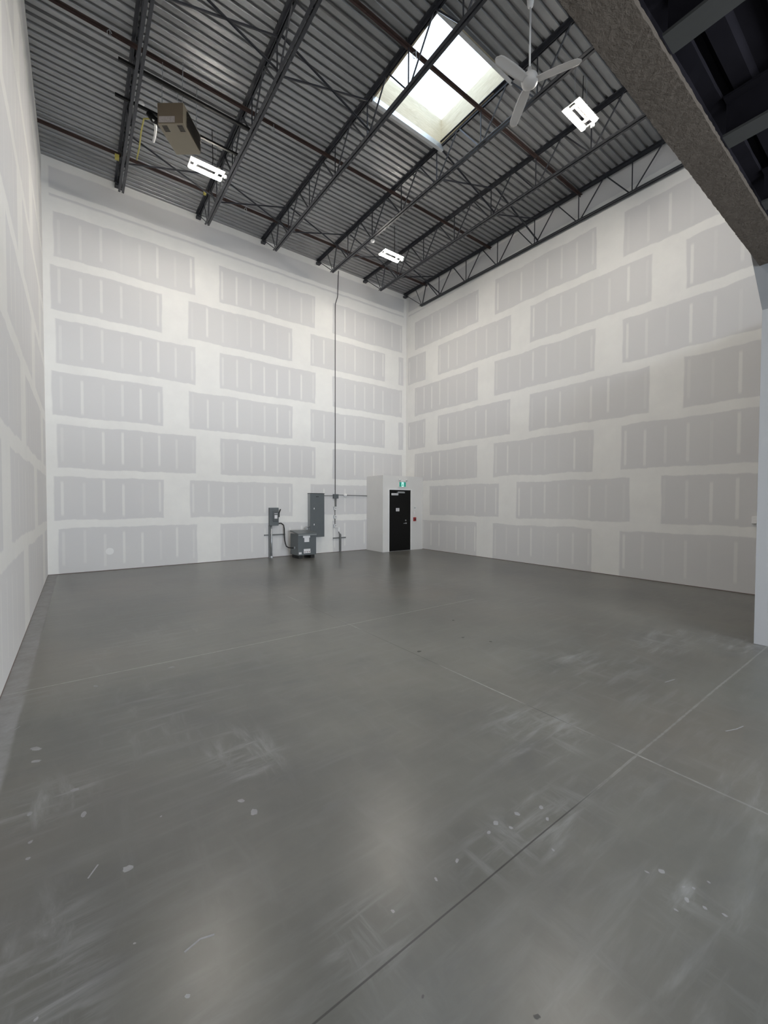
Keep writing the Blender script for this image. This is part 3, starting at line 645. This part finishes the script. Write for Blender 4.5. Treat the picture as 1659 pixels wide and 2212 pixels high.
# ------------------------------------------------------------------ partition and mezzanine
SX, SY, SZ = -3.51, -10.963, 4.05
struct(MB().box(SX, -0.001, YF, SY, 0, SZ).done('wall_partition', M_part), 'pale painted partition block under the mezzanine at right edge', 'wall')
struct(MB().hexa([(SX, YF, SZ), (-.001, YF, SZ), (-.001, SY, SZ), (SX, SY, SZ), (SX, YF, 5.05), (-.001, YF, 5.05), (-.001, SY+.165, 5.05), (SX, SY+.165, 5.05)]).done('wall_bulkhead', M_graywall), 'dark grey bulkhead above the partition', 'wall')
gd = thing('mezzanine_girder', 'thick fireproofed steel girder crossing the upper right foreground', 'steel beam', (-7, -11.06, 4.59)); gy0, gy1, gz = -11.185, -10.93, 4.59
def rough(m, amp=0.006):
    return m
def gbeam(name, x0, x1, y0, y1, z0, z1, nx, ny, mt=None):
    m = MB(); m.box(x0, x1, y0, y1, z0, z1)
    bmesh.ops.bisect_plane
    for i in range(1, nx):
        xx = x0+(x1-x0)*i/nx
        bmesh.ops.bisect_plane(m.bm, geom=m.bm.verts[:]+m.bm.edges[:]+m.bm.faces[:], plane_co=(xx, 0, 0), plane_no=(1, 0, 0))
    for i in range(1, ny):
        q = y0+(y1-y0)*i/ny
        bmesh.ops.bisect_plane(m.bm, geom=m.bm.verts[:]+m.bm.edges[:]+m.bm.faces[:], plane_co=(0, q, 0), plane_no=(0, 1, 0))
    for v in m.bm.verts:
        if x0+.001 < v.co.x < x1-.001: v.co += Vector((0, random.uniform(-1, 1)*0.0025, random.uniform(-1, 1)*0.003))
    return m.done(name, mt or M_fire, gd, smooth=False)
gbeam('bottom_flange', XL+.001, SX-.001, gy0, gy1, gz, gz+.045, 220, 4)
gbeam('web', XL+.001, SX-.001, -11.09, -11.02, gz+.045, 4.94, 60, 1, M_mezz)  # shade beside the girder put into the colour of web and top flange
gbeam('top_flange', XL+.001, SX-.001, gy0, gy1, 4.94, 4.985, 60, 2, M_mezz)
for x, lab in ((-8.32, 'smaller steel beam under the mezzanine, the one above the camera and out of the picture'), (-7.13, 'grey steel beam under the mezzanine at the very top right, left of its twin'),
               (-5.94, 'grey steel beam under the mezzanine cut by the right edge of the picture'), (-4.75, 'steel beam under the mezzanine just showing at the girder end by the partition')):
    nb = thing('mezzanine_beam', lab, 'steel beam', (x, -14, 4.62), 'secondary beams under the mezzanine')
    MB().box(x-.085, x+.085, YF+.01, -11.20, 4.62, 4.64).done('bottom_flange', M_msec, nb); MB().box(x-.008, x+.008, YF+.01, -11.20, 4.64, 4.92).done('web', M_mezz, nb); MB().box(x-.085, x+.085, YF+.01, -11.20, 4.92, 4.94).done('top_flange', M_mezz, nb)  # web and top flange near-black: their shade is in the colour
m = MB(); yy = -10.95
pr = []
while yy > YF+.2:
    pr += [(yy, 0), (yy-.11, 0), (yy-.14, .05), (yy-.26, .05)]; yy -= .30
last = None
for (a_, h) in pr:
    cur = [m.bm.verts.new((XL+.001, a_, 4.99+h)), m.bm.verts.new((-.001, a_, 4.99+h))]
    if last: m.bm.faces.new((last[0], last[1], cur[1], cur[0]))
    last = cur
m.box(XL+.001, -.001, YF+.001, -10.93, 5.05, 5.15)
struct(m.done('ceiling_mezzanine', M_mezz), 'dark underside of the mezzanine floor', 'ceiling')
# thin dark strips painted as the crack where walls meet the floor
for nm, bx in (('wall_foot_back', (XL, VX, -0.003, -0.0, 0, 0.012)), ('wall_foot_right', (-0.003, 0, SY, VY, 0, 0.012)), ('wall_foot_left', (XL, XL+.003, -17.9, 0, 0, 0.012))):
    struct(MB().box(*bx).done(nm, simple(nm+'_gap', (0.16, 0.12, 0.11), 0.9)), 'thin dark gap at the foot of the wall', 'gap')

# dried drops of joint compound and small dark pits on the concrete
random.seed(3)
fl = bpy.data.objects['floor']
def blobs(name, mat, pts):
    m = MB()
    for (x, y, r) in pts:
        a0 = random.uniform(0, 6.28); n = 12; e = random.uniform(0.45, 0.9)
        ring = [(x+r*(1+random.uniform(-.25, .25))*(math.cos(q)*math.cos(a0)-e*math.sin(q)*math.sin(a0)), y+r*(1+random.uniform(-.2, .2))*(math.cos(q)*math.sin(a0)+e*math.sin(q)*math.cos(a0)), 0.0006) for q in [2*math.pi*k/n for k in range(n)]]
        m.poly(ring)
    o = m.done(name, mat, fl); o['kind'] = 'stuff'; return o
M_drop = simple('dried_compound', (0.27, 0.27, 0.275), 0.7, 0, 0.25, 30)
M_pit = simple('dark_floor_stain', (0.075, 0.073, 0.070), 0.6, 0, 0.2, 30)
W_ = [(-9.4, -10.05, .026), (-9.43, -9.92, .02), (-10.0, -10.05, .022), (-10.16, -9.51, .022), (-10.2, -9.24, .022), (-10.4, -9.33, .018), (-10.42, -8.57, .04), (-10.41, -8.75, .03), (-10.38, -9.7, .012), (-10.38, -9.58, .012), (-9.82, -9.78, .007), (-10.01, -10.45, .006), (-10.3, -10.53, .007), (-9.88, -10.76, .01), (-10.05, -7.63, .03), (-9.4, -7.56, .03),
 (-8.38, -10.9, .016), (-8.23, -10.93, .016), (-8.08, -10.98, .016), (-8.13, -11.05, .014), (-8.46, -10.92, .012), (-8.34, -10.97, .012), (-8.72, -10.94, .014), (-8.87, -10.95, .012), (-8.29, -11.18, .010), (-7.99, -11.55, .014), (-8.05, -11.51, .010), (-8.0, -11.64, .010), (-7.97, -11.67, .007), (-8.06, -11.67, .012), (-8.15, -11.66, .008), (-8.04, -11.73, .009), (-8.01, -11.79, .010), (-7.88, -11.7, .007), (-9.12, -10.95, .010)]
blobs('compound_drops', M_drop, W_)
blobs('dark_pits', M_pit, [(-8.95, -11.52, .013), (-9.22, -11.25, .007), (-6.08, -9.01, .02), (-6.24, -8.7, .02), (-7.02, -8.74, .03), (-5.78, -8.09, .02)])
m = MB()
for pts in ([(-10.57, -8.17), (-10.54, -8.12)], [(-10.61, -6.08), (-10.55, -6.02), (-10.48, -6.06), (-10.41, -6.0)], [(-10.11, -9.94), (-10.13, -9.97), (-10.15, -10.0)], [(-9.75, -10.6), (-9.80, -10.585), (-9.86, -10.6)], [(-6.25, -11.36), (-6.15, -11.4), (-6.05, -11.42)], [(-5.65, -10.75), (-5.5, -10.78)]):
    for a, b in zip(pts, pts[1:]): m.bar((a[0], a[1], 0.0004), (b[0], b[1], 0.0004), 0.007, 0.0006)
o = m.done('chalk_scratches', M_drop, fl); o['kind'] = 'stuff'
